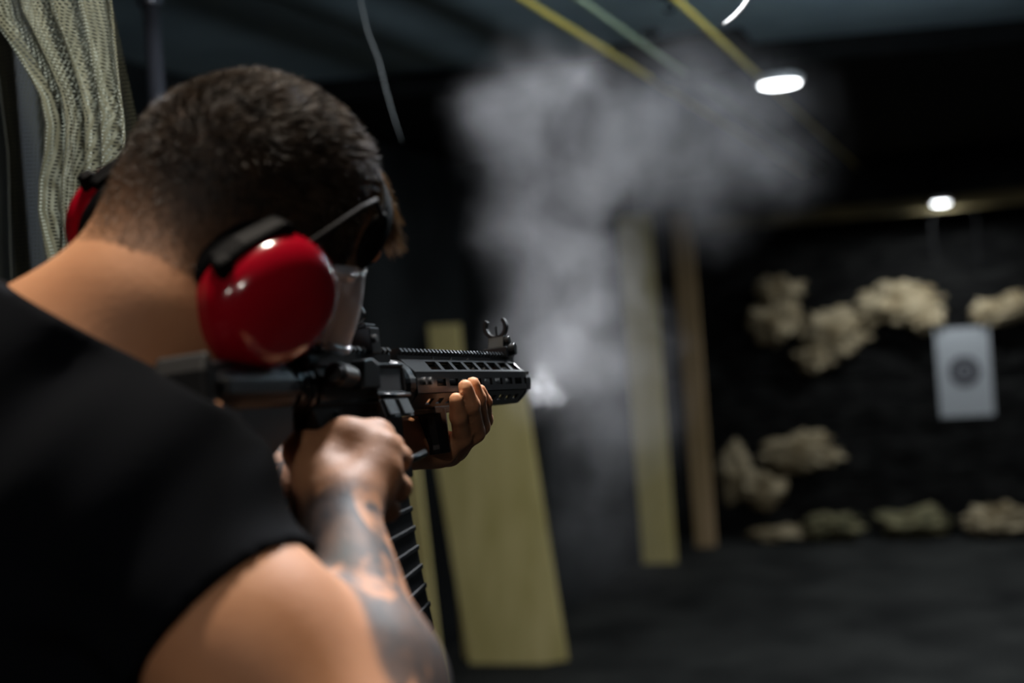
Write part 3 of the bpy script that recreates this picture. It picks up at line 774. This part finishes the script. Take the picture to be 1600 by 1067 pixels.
# right hand closed on the pistol grip
def hand(wrist, mcps, fingers, thumb, pads, rm=.0135, k=.018):
    palm = Node(k*.5, *[cap(wrist*.88+m_*.12, m_, .0165, r_) for m_, r_ in mcps], *pads)
    out = []
    for f_ in fingers: out.append(Node(.007, palm, f_))
    out.append(Node(.012, palm, thumb))
    return Node(.0015, *out)
FR = [[(588, 684, 1.028), (611, 698, 1.056), (600, 706, 1.085), (578, 708, 1.100)],
      [(599, 704, 1.010), (622, 716, 1.040), (606, 730, 1.072), (576, 732, 1.075)],
      [(600, 738, 1.000), (622, 762, 1.028), (606, 768, 1.062), (576, 764, 1.066)],
      [(590, 768, .993), (606, 796, 1.018), (592, 800, 1.048), (566, 794, 1.052)]]
RR = [[.0110, .0094, .0082, .0070], [.0112, .0098, .0084, .0072], [.0108, .0095, .0082, .0070], [.0098, .0084, .0074, .0062]]
handR = hand(Wr, [(P(*FR[0][0]), .0125), (P(*FR[1][0]), .0125), (P(*FR[2][0]), .0120), (P(*FR[3][0]), .0112)],
    [finger(f_, r_) for f_, r_ in zip(FR, RR)],
    finger([(500, 752, .985), (474, 706, 1.010), (482, 682, 1.045), (520, 676, 1.070)], [.018, .0145, .0115, .0090]),
    [ell(P(545, 705, 1.012), (.021, .021, .016)), cap(P(500, 745, .985), P(540, 692, 1.016), .016, .015), cap(P(540, 690, 1.016), P(585, 686, 1.032), .014, .011)])
# left hand cupped round the foregrip
FL = [[(694, 706, 1.290), (722, 684, 1.280), (716, 650, 1.252), (712.5, 624, 1.239)],
      [(702, 708, 1.308), (743, 676, 1.295), (736, 632, 1.257), (727, 604, 1.247)],
      [(712, 702, 1.324), (751, 666, 1.312), (746, 622, 1.276), (739, 599, 1.266)],
      [(720, 692, 1.338), (757, 656, 1.328), (757, 628, 1.300), (750, 609, 1.290)]]
RL = [[.0098, .0084, .0074, .0062], [.0100, .0087, .0076, .0065], [.0098, .0084, .0074, .0062], [.0088, .0076, .0066, .0055]]
handL = hand(Wl, [(P(*FL[0][0]), .0108), (P(*FL[1][0]), .0110), (P(*FL[2][0]), .0105), (P(*FL[3][0]), .0095)],
    [finger(f_, r_) for f_, r_ in zip(FL, RL)],
    finger([(598, 690, 1.235), (645, 672, 1.272), (664, 644, 1.305), (690, 622, 1.330)], [.017, .0128, .0102, .0082]),
    [ell(P(668, 698, 1.296), (.022, .015, .024)), cap(P(610, 694, 1.250), P(662, 694, 1.285), .018, .013)])
body = Node(.018, Node(.03, Node(.045, face, neck), torso, armR, armL), foreR, foreL, handR, handL)
lo_ = np.array([-.72, -.74, -1.42]); hi_ = np.array([0.02, .22, -.70])
VB, QB = surface(body, lo_, hi_, .0026, kmax=.03)
person = empty('person', np.array([*W(hip)[:2], 0]), 'person in a black t-shirt and red ear defenders aiming a black carbine downrange', 'person')
bo = fast_mesh('body', W(VB), QB, M['skin'], person)
# masks
def sstep(x, a, b): t = np.clip((x-a)/(b-a), 0, 1); return t*t*(3-2*t)
def seg_t(p, a, b): d = b-a; t = ((p-a) @ d)/(d @ d); return t, np.linalg.norm(p-a-np.clip(t, 0, 1)[:, None]*d, axis=1)
t, dist = seg_t(VB, Er, Wr); 
ua = armR.ev(VB, None); fa_ = foreR.ev(VB, None)
tat = sstep(dist, .062, .052)*sstep(t, .08, .2)*(1-sstep(t, .93, 1.06))*sstep(ua-fa_, -.004, .004)
attr(bo, 'tattoo', tat)
d_ = nrm(Wr-Er); e1_ = nrm(np.cross(d_, [0, 0, 1])); e2_ = np.cross(d_, e1_); q = VB-Er
attr(bo, 'armuv', np.stack([q @ e1_, q @ e2_, q @ d_], 1), 'FLOAT_VECTOR')
t, dist = seg_t(VB, El, Wl); attr(bo, 'web', sstep(dist, .06, .05)*sstep(t, .05, .15)*(1-sstep(t, .8, .95)))
hl = (VB-Hc) @ HA.T            # f, r, u
def hairmask(hl):
    f, r, u = hl.T
    n_ = .006*np.sin(f*90+r*70)+.004*np.sin(r*160+u*50)
    low = -.055 + n_ + .45*np.clip(f+.02, 0, 1)*1.2          # hairline height rises to the front
    side = np.where(f > .045, .055+1.2*(f-.045), -1)        # forehead line
    m_ = sstep(u, low-.026, low+.022)*np.where(f > .03, sstep(u, side-.01, side+.01), 1.0)
    rad = np.linalg.norm(hl/np.array([.115, .095, .115]), axis=1)
    return m_*(rad < 1.15)
hm = hairmask(hl); attr(bo, 'stubble', np.clip(hm*(.62+.38*sstep(hl[:, 2], -.055, .01)), 0, 1))
# nails on the left fingertips and visible thumb side
nl = MB(lambda V: W(V))
# eyes
for s_ in (-1, 1): MB(HL).ball((.078, s_*.031, -.022), .0125).build('eye', M['eye'], person, smooth=True)
# hair strands
me = bo.data
nv = len(VB); nor = np.zeros(nv*3); me.vertices.foreach_get('normal', nor); nor = nor.reshape(-1, 3)
nc = nor @ R                      # world -> camera axes
nh = nc @ HA.T
def strands(count, pick, length, width, lean, seed):
    g = np.random.default_rng(seed); idx = g.choice(nv, count, p=pick/pick.sum())
    p = VB[idx] + (g.random((count, 3))-.5)*.0024; n = nh[idx]; h = hl[idx]
    L = length(h)*(.7+.6*g.random(count)); 
    d = n + lean(h) + .32*(g.random((count, 3))-.5); d /= np.linalg.norm(d, axis=1)[:, None]
    d2 = d + .8*lean(h) + .25*(g.random((count, 3))-.5); d2 /= np.linalg.norm(d2, axis=1)[:, None]
    dc = d @ HA; dc2 = d2 @ HA
    sd = np.cross(dc, g.normal(size=(count, 3))); sd /= np.linalg.norm(sd, axis=1)[:, None]; sd *= width
    p0 = p - dc*.001; p1 = p0+dc*(L*.5)[:, None]; p2 = p1+dc2*(L*.5)[:, None]
    V = np.stack([p0-sd, p0+sd, p1+sd*.8, p1-sd*.8, p2+sd*.25, p2-sd*.25], 1).reshape(-1, 3)
    b_ = np.arange(count)[:, None]*6
    Q = np.concatenate([b_+np.array([[0, 1, 2, 3]]), b_+np.array([[3, 2, 4, 5]])])
    return V, Q
def L_(h): 
    return .002 + .008*sstep(h[:, 2], -.005, .065) + .004*sstep(h[:, 0], 0, .06)
def lean_(h):
    o = np.zeros_like(h); t_ = sstep(h[:, 2], .0, .06)
    o[:, 0] = .9*t_ - .15; o[:, 2] = -.8*(1-t_); o[:, 1] = .25*np.sin(h[:, 0]*80)*t_; return o
pk = np.clip(hm, 0, 1)**1.5
V1, Q1 = strands(42000, pk, L_, .00022, lean_, 3)
# front fringe
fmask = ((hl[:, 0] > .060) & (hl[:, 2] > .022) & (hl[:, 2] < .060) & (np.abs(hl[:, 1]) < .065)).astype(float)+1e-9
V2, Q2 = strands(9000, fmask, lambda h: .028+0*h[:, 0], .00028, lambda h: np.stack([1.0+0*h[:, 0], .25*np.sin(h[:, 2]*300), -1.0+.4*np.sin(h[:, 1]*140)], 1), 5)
fast_mesh('hair', W(V1), Q1, M['hair'], person, smooth=False)
m = M['fringe'] = mat('front_lit_hair', (.2,.13,.07), .5, Specular_IOR_Level=.3); noise_col(m, (.10,.065,.035), (.36,.25,.14), 60, 2, .3, .7)  # hair brown lightened to carry the front lamp's glow
fr_o = fast_mesh('fringe', W(V2), Q2, M['fringe'], person, smooth=False); fr_o['label'] = 'curly fringe, brown lightened for the front light'

# t-shirt: cloth over torso and upper arms, open at neck and cuffs
collarP = P(194, 545, .915); collarN = nrm([.45, .87, -.06])
hemP = P(363, 948, .83); hemN = nrm(P(363+195, 948+212, .80)-P(363, 948, .83)); 
hemL = Sl*.45+El*.55; hemLn = nrm(El-Sl)
shirtN = Node(.03, Node(.03, neck, torso), Node(.03, cap(Sr, (Sr+Er)/2, .0615, .0575), cap((Sr+Er)/2, Er, .0575, .050), ell(P(262, 768, .875), (.060, .064, .058))), Node(.03, cap(Sl, El, .06, .052)))
def shirt_post(p, v):
    x, y, z = p.T
    fold = .0030*np.sin(38*x+24*y+6*np.sin(19*y+11*z)) + .0022*np.sin(70*y-33*x+5*np.sin(14*x)) 
    dist_ = np.linalg.norm(p-P(330, 700, .9), axis=1)
    fold = fold*(.25+1.1*np.exp(-(dist_/.14)**2))
    v = v-.0075-fold
    v = np.maximum(v, (p-collarP) @ collarN - .0)
    nearR = np.linalg.norm(p-hemP, axis=1) < .28
    v = np.where(nearR, np.maximum(v, (p-hemP) @ hemN), v)
    nearL = np.linalg.norm(p-hemL, axis=1) < .16
    v = np.where(nearL, np.maximum(v, (p-hemL) @ hemLn), v)
    return v
VS, QS = surface(shirtN, lo_+[0, 0, 0], hi_, .0042, post=shirt_post, kmax=.05)
shirt = fast_mesh('t_shirt', W(VS), QS, M['shirt'], person)
shirt['label'] = 'plain black short sleeved t-shirt'
# trousers and shoes (in world axes)
hw = W(hip); yv = np.array([0, 1, 0.]); shw = nrm((R @ sh)*[1, 1, 0])
hl_ = hw + shw*.09; hr_ = hw - shw*.09
footL = np.array([hl_[0]-.02, hl_[1]+.22, .10]); footR = np.array([hr_[0]+.02, hr_[1]-.20, .10])
trN = Node(.04, ell(hw+[0, 0, -.02], (.19, .15, .16)))
prims = [ell(hw+[0, 0, .03], (.185, .155, .15))]
for hh, ft in ((hl_, footL), (hr_, footR)):
    kn = (hh+ft)/2+np.array([.03, .05, .03]); prims += [cap(hh+[0, 0, -.03], kn, .105, .075), cap(kn, ft, .072, .055)]
trN = Node(.04, *prims)
VT, QT = surface(trN, hw-[.5, .5, hw[2]+.02], hw+[.5, .5, .3], .009, kmax=.05)
fast_mesh('trousers', VT, QT, M['trousers'], person)
for ft in (footL, footR):
    dr = nrm([.35, 1, 0]); a_ = ft*[1, 1, 0]
    shN = Node(.03, cap(a_+dr*-.05+[0, 0, .045], a_+dr*.06+[0, 0, .05], .044, .048), cap(a_+dr*.06+[0, 0, .045], a_+dr*.17+[0, 0, .036], .048, .036), cap(a_+dr*-.02+[0, 0, .05], a_+[0, 0, .13], .045, .045))
    VH, QH = surface(shN, a_-[.3, .3, .05], a_+[.3, .3, .25], .006, post=lambda p, v: np.maximum(v, .001-p[:, 2]), kmax=.03)
    fast_mesh('shoe', VH, QH, M['shoe'], person)

#@@MUFF
# ================================================================== EAR DEFENDERS (head frame)
mf = empty('ear_defenders', HL(np.array([0, 0, -.04])), 'glossy red ear defenders with black headband worn over the forehead', 'ear defenders')
def cup(side):
    # cup frame: oval in f-u plane, domed outwards along r
    cf, cu = -.034, -.044
    tilt = math.radians(-42)
    def T(V):
        V = np.asarray(V, float); x, y, z = V[:, 0], V[:, 1], V[:, 2]
        f_ = cf + x*math.cos(tilt)-y*math.sin(tilt); u_ = cu + x*math.sin(tilt)+y*math.cos(tilt)
        lean = z*.10
        return HL(np.stack([f_+lean, side*((.073 if side > 0 else .060)+z), u_-z*.05], 1))
    def oval(ax, ay, z, n, p=2.12):
        o = []
        for k in range(n):
            a = 2*PI*k/n; c, s_ = math.cos(a), math.sin(a); rr = (abs(c)**p+abs(s_)**p)**(-1/p)
            o.append((ax*rr*c*(1+.06*s_), ay*rr*s_, z))
        return o
    n = 56; L = [( .0415, .0490, .004), (.0430, .0505, .007), (.0435, .0510, .018)]
    for k in range(1, 13):
        a = k/12*PI/2; L.append((.0435*math.cos(a)**.7+.0001, .0510*math.cos(a)**.7+.0001, .022+.027*math.sin(a)))
    V = []
    for ax, ay, z in L: V += oval(ax, ay, z, n)
    Fc = [(i*n+k, i*n+(k+1) % n, (i+1)*n+(k+1) % n, (i+1)*n+k) for i in range(len(L)-1) for k in range(n)] + [list(range(n))[::-1], [(len(L)-1)*n+k for k in range(n)]]
    co = MB(T).add(V, Fc).build('ear_cup', M['red'], mf, smooth=True); co['label'] = 'glossy red oval ear cup'
    L = [(.035, .043, -.012), (.0430, .0505, -.010), (.0452, .0527, -.005), (.0452, .0527, .001), (.0440, .0515, .005), (.039, .047, .0055)]
    V = []
    for ax, ay, z in L: V += oval(ax, ay, z, n)
    Fc = [(i*n+k, i*n+(k+1) % n, (i+1)*n+(k+1) % n, (i+1)*n+k) for i in range(len(L)-1) for k in range(n)] + [list(range(n))[::-1], [(len(L)-1)*n+k for k in range(n)]]
    MB(T).add(V, Fc).build('ear_cushion', M['blackplastic'], mf, smooth=True)
    # bracket on the upper rim of the cup and wire yoke up to the band
    b = MB(T)
    for (x, w_) in ((0, 1),):
        pr = [(-.046, -.022), (-.0485, .0), (-.046, .032), (-.040, .038), (-.032, .034), (-.037, .0), (-.036, -.020)]
        b.prism(pr, .004, .021)
        b.box(-.050, -.036, -.026, -.014, .014, .025)
    b.build('cup_bracket', M['blackplastic'], mf, bevel=.003)
    wv = [(-.034, side*.097, -.012), (-.020, side*.098, .006), (.012, side*.093, .036), (.026, side*.088, .044), (.042, side*.082, .036), (.048, side*.080, .026)]
    MB(HL).tube(wv, .0022, 10).build('wire_yoke', M['wire'], mf, smooth=True)
    return co
cup(1); cup(-1)
# headband across the front of the head
V = []; n = 48; hbm = MB(HL)
for i in range(n+1):
    a = math.radians(-8+196*i/n); 
    r_, e = .086*math.cos(a), math.sin(a)
    c = np.array([.048+.018*max(e, -.3), r_*.93, .014+.050*e])
    nrmv = nrm([.5*max(e, 0)+.05, math.cos(a), .8*e]); tng = np.array([.82, 0, -.57])
    for (o, w_) in ((.000, -.009), (.003, -.009), (.003, .009), (.000, .009)): V.append(c + nrmv*o + tng*w_)
Fc = [(i*4+k, i*4+(k+1) % 4, (i+1)*4+(k+1) % 4, (i+1)*4+k) for i in range(n) for k in range(4)] + [(0,1,2,3)[::-1], [n*4+k for k in range(4)]]
hbm.add(V, Fc).build('headband', M['blackplastic'], mf, bevel=.001)
for s_ in (-1, 1):
    pv = MB(HL)
    pv.ball((.048, s_*.079, .016), 1, (.011, .005, .022)); pv.build('pivot_block', M['blackplastic'], mf, smooth=True)

# ================================================================== SAFETY GLASSES
gg = empty('safety_glasses', HL(np.array([.1, 0, -.03])), 'clear wraparound safety glasses on the face, partly behind the red ear cup', 'safety glasses')
V = []; nx, nz2 = 40, 10
for j in range(nz2+1):
    v = j/nz2
    for i in range(nx+1):
        a = math.radians(-88+176*i/nx)
        hh = (.026 + .006*math.cos(a)) ; u_ = -.036 + (v-.5)*2*hh - .004*abs(math.sin(a))
        if v < .3: u_ += .010*max(0, 1-abs(a)/.18)
        V.append((.046-.018*v+.066*math.cos(a)**.85 + .004*math.sin(v*PI) if math.cos(a) > 0 else .040, .076*math.sin(a), u_))
Fc = [(j*(nx+1)+i, j*(nx+1)+i+1, (j+1)*(nx+1)+i+1, (j+1)*(nx+1)+i) for j in range(nz2) for i in range(nx)]
lens = MB(HL).add(V, Fc).build('lens', M['clear'], gg, smooth=True, solid=.0022)
rimB = [V[i] for i in range(nx+1)]; rimT = [V[nz2*(nx+1)+i] for i in range(nx+1)]
MB(HL).tube(rimB, .0036, 8).build('lower_rim', M['frame'], gg, smooth=True)
MB(HL).tube(rimT, .0022, 8).build('brow_rim', M['frame'], gg, smooth=True)
for s_ in (-1, 1):
    MB(HL).tube([(.046, s_*.078, -.014), (.03, s_*.081, -.014), (.0, s_*.083, -.012), (-.02, s_*.081, -.018)], .0022, 8, 2.0).build('temple_arm', M['frame'], gg, smooth=True)
    sv = [(.050, s_*.0765, -.006), (.024, s_*.0800, -.008), (.022, s_*.0805, -.052), (.048, s_*.0770, -.066)]
    MB(HL).add(sv, [(0,1,2,3)])  .build('side_shield', M['frame'], gg, solid=.0022)

#@@SMOKE
# ================================================================== SMOKE
blobs = [ # px, py, dist, radius px, weight
 (790,175,2.3,75,.45),(860,150,2.3,85,.65),(905,190,2.35,80,.6),(960,250,2.4,100,.65),(1060,170,2.5,110,.60),(1160,180,2.6,100,.55),
 (1230,240,2.6,80,.35),(1100,270,2.5,110,.42),(830,260,2.3,80,.5),(900,330,2.2,80,.5),(860,420,2.1,85,.7),(940,430,2.2,80,.6),
 (880,500,2.0,90,.95),(950,520,2.1,85,.75),(900,590,1.78,80,1.1),(960,640,1.95,90,.6),(975,720,2.3,85,.28),(940,830,2.4,95,.14),(820,330,2.2,60,.25)]
cb = [(W(P(x, y, d)), 1.08*r*d/F, w) for x, y, d, r, w in blobs]
allp = np.array([c for c, r, w in cb]); rr = np.array([r for c, r, w in cb])
bmin = (allp-rr[:, None]*1.75).min(0)-.02; bmax = (allp+rr[:, None]*1.75).max(0)+.02
cen = (bmin+bmax)/2
def smoke_mat(name, cb, cen, dens, nscale, lowc=.12, highc=1.65, col=(.82,.84,.88)):
    m = bpy.data.materials.new(name); m.use_nodes = True; nt = m.node_tree; nt.nodes.clear()
    out = nt.nodes.new('ShaderNodeOutputMaterial'); vs = nt.nodes.new('ShaderNodeVolumePrincipled')
    vs.inputs['Color'].default_value = (*col, 1); vs.inputs['Anisotropy'].default_value = .2
    nt.links.new(vs.outputs[0], out.inputs['Volume'])
    tc = nt.nodes.new('ShaderNodeTexCoord')
    # warp the coordinates a little so the puffs curl
    wn = nt.nodes.new('ShaderNodeTexNoise'); wn.inputs['Scale'].default_value = 7/nscale; wn.inputs['Detail'].default_value = 2
    nt.links.new(tc.outputs['Object'], wn.inputs['Vector'])
    sb = nt.nodes.new('ShaderNodeVectorMath'); sb.operation = 'SUBTRACT'; sb.inputs[1].default_value = (.5,.5,.5); nt.links.new(wn.outputs['Color'], sb.inputs[0])
    sc = nt.nodes.new('ShaderNodeVectorMath'); sc.operation = 'SCALE'; sc.inputs['Scale'].default_value = .16*nscale; nt.links.new(sb.outputs[0], sc.inputs[0])
    ad = nt.nodes.new('ShaderNodeVectorMath'); ad.operation = 'ADD'; nt.links.new(tc.outputs['Object'], ad.inputs[0]); nt.links.new(sc.outputs[0], ad.inputs[1])
    acc = None
    for c, r, w in cb:
        dn = nt.nodes.new('ShaderNodeVectorMath'); dn.operation = 'DISTANCE'; dn.inputs[1].default_value = tuple(c-cen); nt.links.new(ad.outputs[0], dn.inputs[0])
        mr = nt.nodes.new('ShaderNodeMapRange'); mr.interpolation_type = 'SMOOTHERSTEP'
        mr.inputs[1].default_value = 0; mr.inputs[2].default_value = r*1.5; mr.inputs[3].default_value = w; mr.inputs[4].default_value = 0
        nt.links.new(dn.outputs['Value'], mr.inputs[0])
        if acc is None: acc = mr.outputs[0]
        else:
            a = nt.nodes.new('ShaderNodeMath'); a.operation = 'ADD'; nt.links.new(acc, a.inputs[0]); nt.links.new(mr.outputs[0], a.inputs[1]); acc = a.outputs[0]
    nn = nt.nodes.new('ShaderNodeTexNoise'); nn.inputs['Scale'].default_value = 9/nscale; nn.inputs['Detail'].default_value = 3; nn.inputs['Roughness'].default_value = .55
    nt.links.new(ad.outputs[0], nn.inputs['Vector'])
    mr = nt.nodes.new('ShaderNodeMapRange'); mr.inputs[1].default_value = .36; mr.inputs[2].default_value = .68; mr.inputs[3].default_value = lowc; mr.inputs[4].default_value = highc
    nt.links.new(nn.outputs[0], mr.inputs[0])
    a = nt.nodes.new('ShaderNodeMath'); a.operation = 'MULTIPLY'; nt.links.new(acc, a.inputs[0]); nt.links.new(mr.outputs[0], a.inputs[1])
    b = nt.nodes.new('ShaderNodeMath'); b.operation = 'MULTIPLY'; b.inputs[1].default_value = dens; nt.links.new(a.outputs[0], b.inputs[0])
    nt.links.new(b.outputs[0], vs.inputs['Density'])
    return m
def smoke(name, cb, dens, nscale, label):
    allp = np.array([c for c, r, w in cb]); rr = np.array([r for c, r, w in cb])
    # hull: grown union of the puffs, so the volume domain follows the plume
    hn = Node(.05, *[ell(c, (r*1.75,)*3) for c, r, w in cb])
    lo = (allp-rr[:, None]*2).min(0); hi = (allp+rr[:, None]*2).max(0)
    V, Q = surface(hn, lo, hi, max(.012, rr.mean()*.22), kmax=.08)
    base = (lo+hi)/2
    m = smoke_mat(name+'_volume', cb, base, dens, nscale, *((.5, 1.2) if nscale < .5 else ()))
    o = fast_mesh(name, V, Q, m, None, base=base)
    return tag(o, label, 'smoke', kind='stuff')
smoke('gun_smoke', cb, 2.5, 1.0, 'grey gun smoke rising from the muzzle and spreading under the black ceiling')
cb2 = [(W(P(x, y, d)), r*d/F, w) for x, y, d, r, w in [(848,612,1.60,20,1.0),(864,618,1.63,22,.6),(836,606,1.56,13,1.0),(850,590,1.62,24,.4)]]
smoke('muzzle_puff', cb2, 42.0, .2, 'small bright puff of smoke just in front of the muzzle')

#@@CAM
# ================================================================== CAMERA, WORLD, VIEW
cam = bpy.data.cameras.new('camera'); co = bpy.data.objects.new('camera', cam); C.objects.link(co)
cam.sensor_width = 36; cam.lens = F/1600*36; cam.clip_start = .02
co.matrix_world = Matrix(((*R[0], 0), (*R[1], 0), (*R[2], HC), (0, 0, 0, 1)))
cam.dof.use_dof = True; cam.dof.focus_distance = 1.31; cam.dof.aperture_fstop = 3.1
sc = bpy.context.scene; sc.camera = co
w = bpy.data.worlds.new('world'); sc.world = w; w.use_nodes = True
w.node_tree.nodes['Background'].inputs[0].default_value = (.02,.022,.025, 1); w.node_tree.nodes['Background'].inputs[1].default_value = .05
sc.view_settings.view_transform = 'Standard'; sc.view_settings.look = 'None'; sc.view_settings.exposure = 0; sc.view_settings.gamma = 1
sc.view_settings.use_curve_mapping = False
sc.cycles.use_denoising = True; sc.cycles.max_bounces = 8; sc.cycles.transparent_max_bounces = 16; sc.cycles.volume_bounces = 1
sc.cycles.volume_step_rate = 1.0; sc.cycles.volume_max_steps = 96
sc.cycles.sample_clamp_indirect = 4
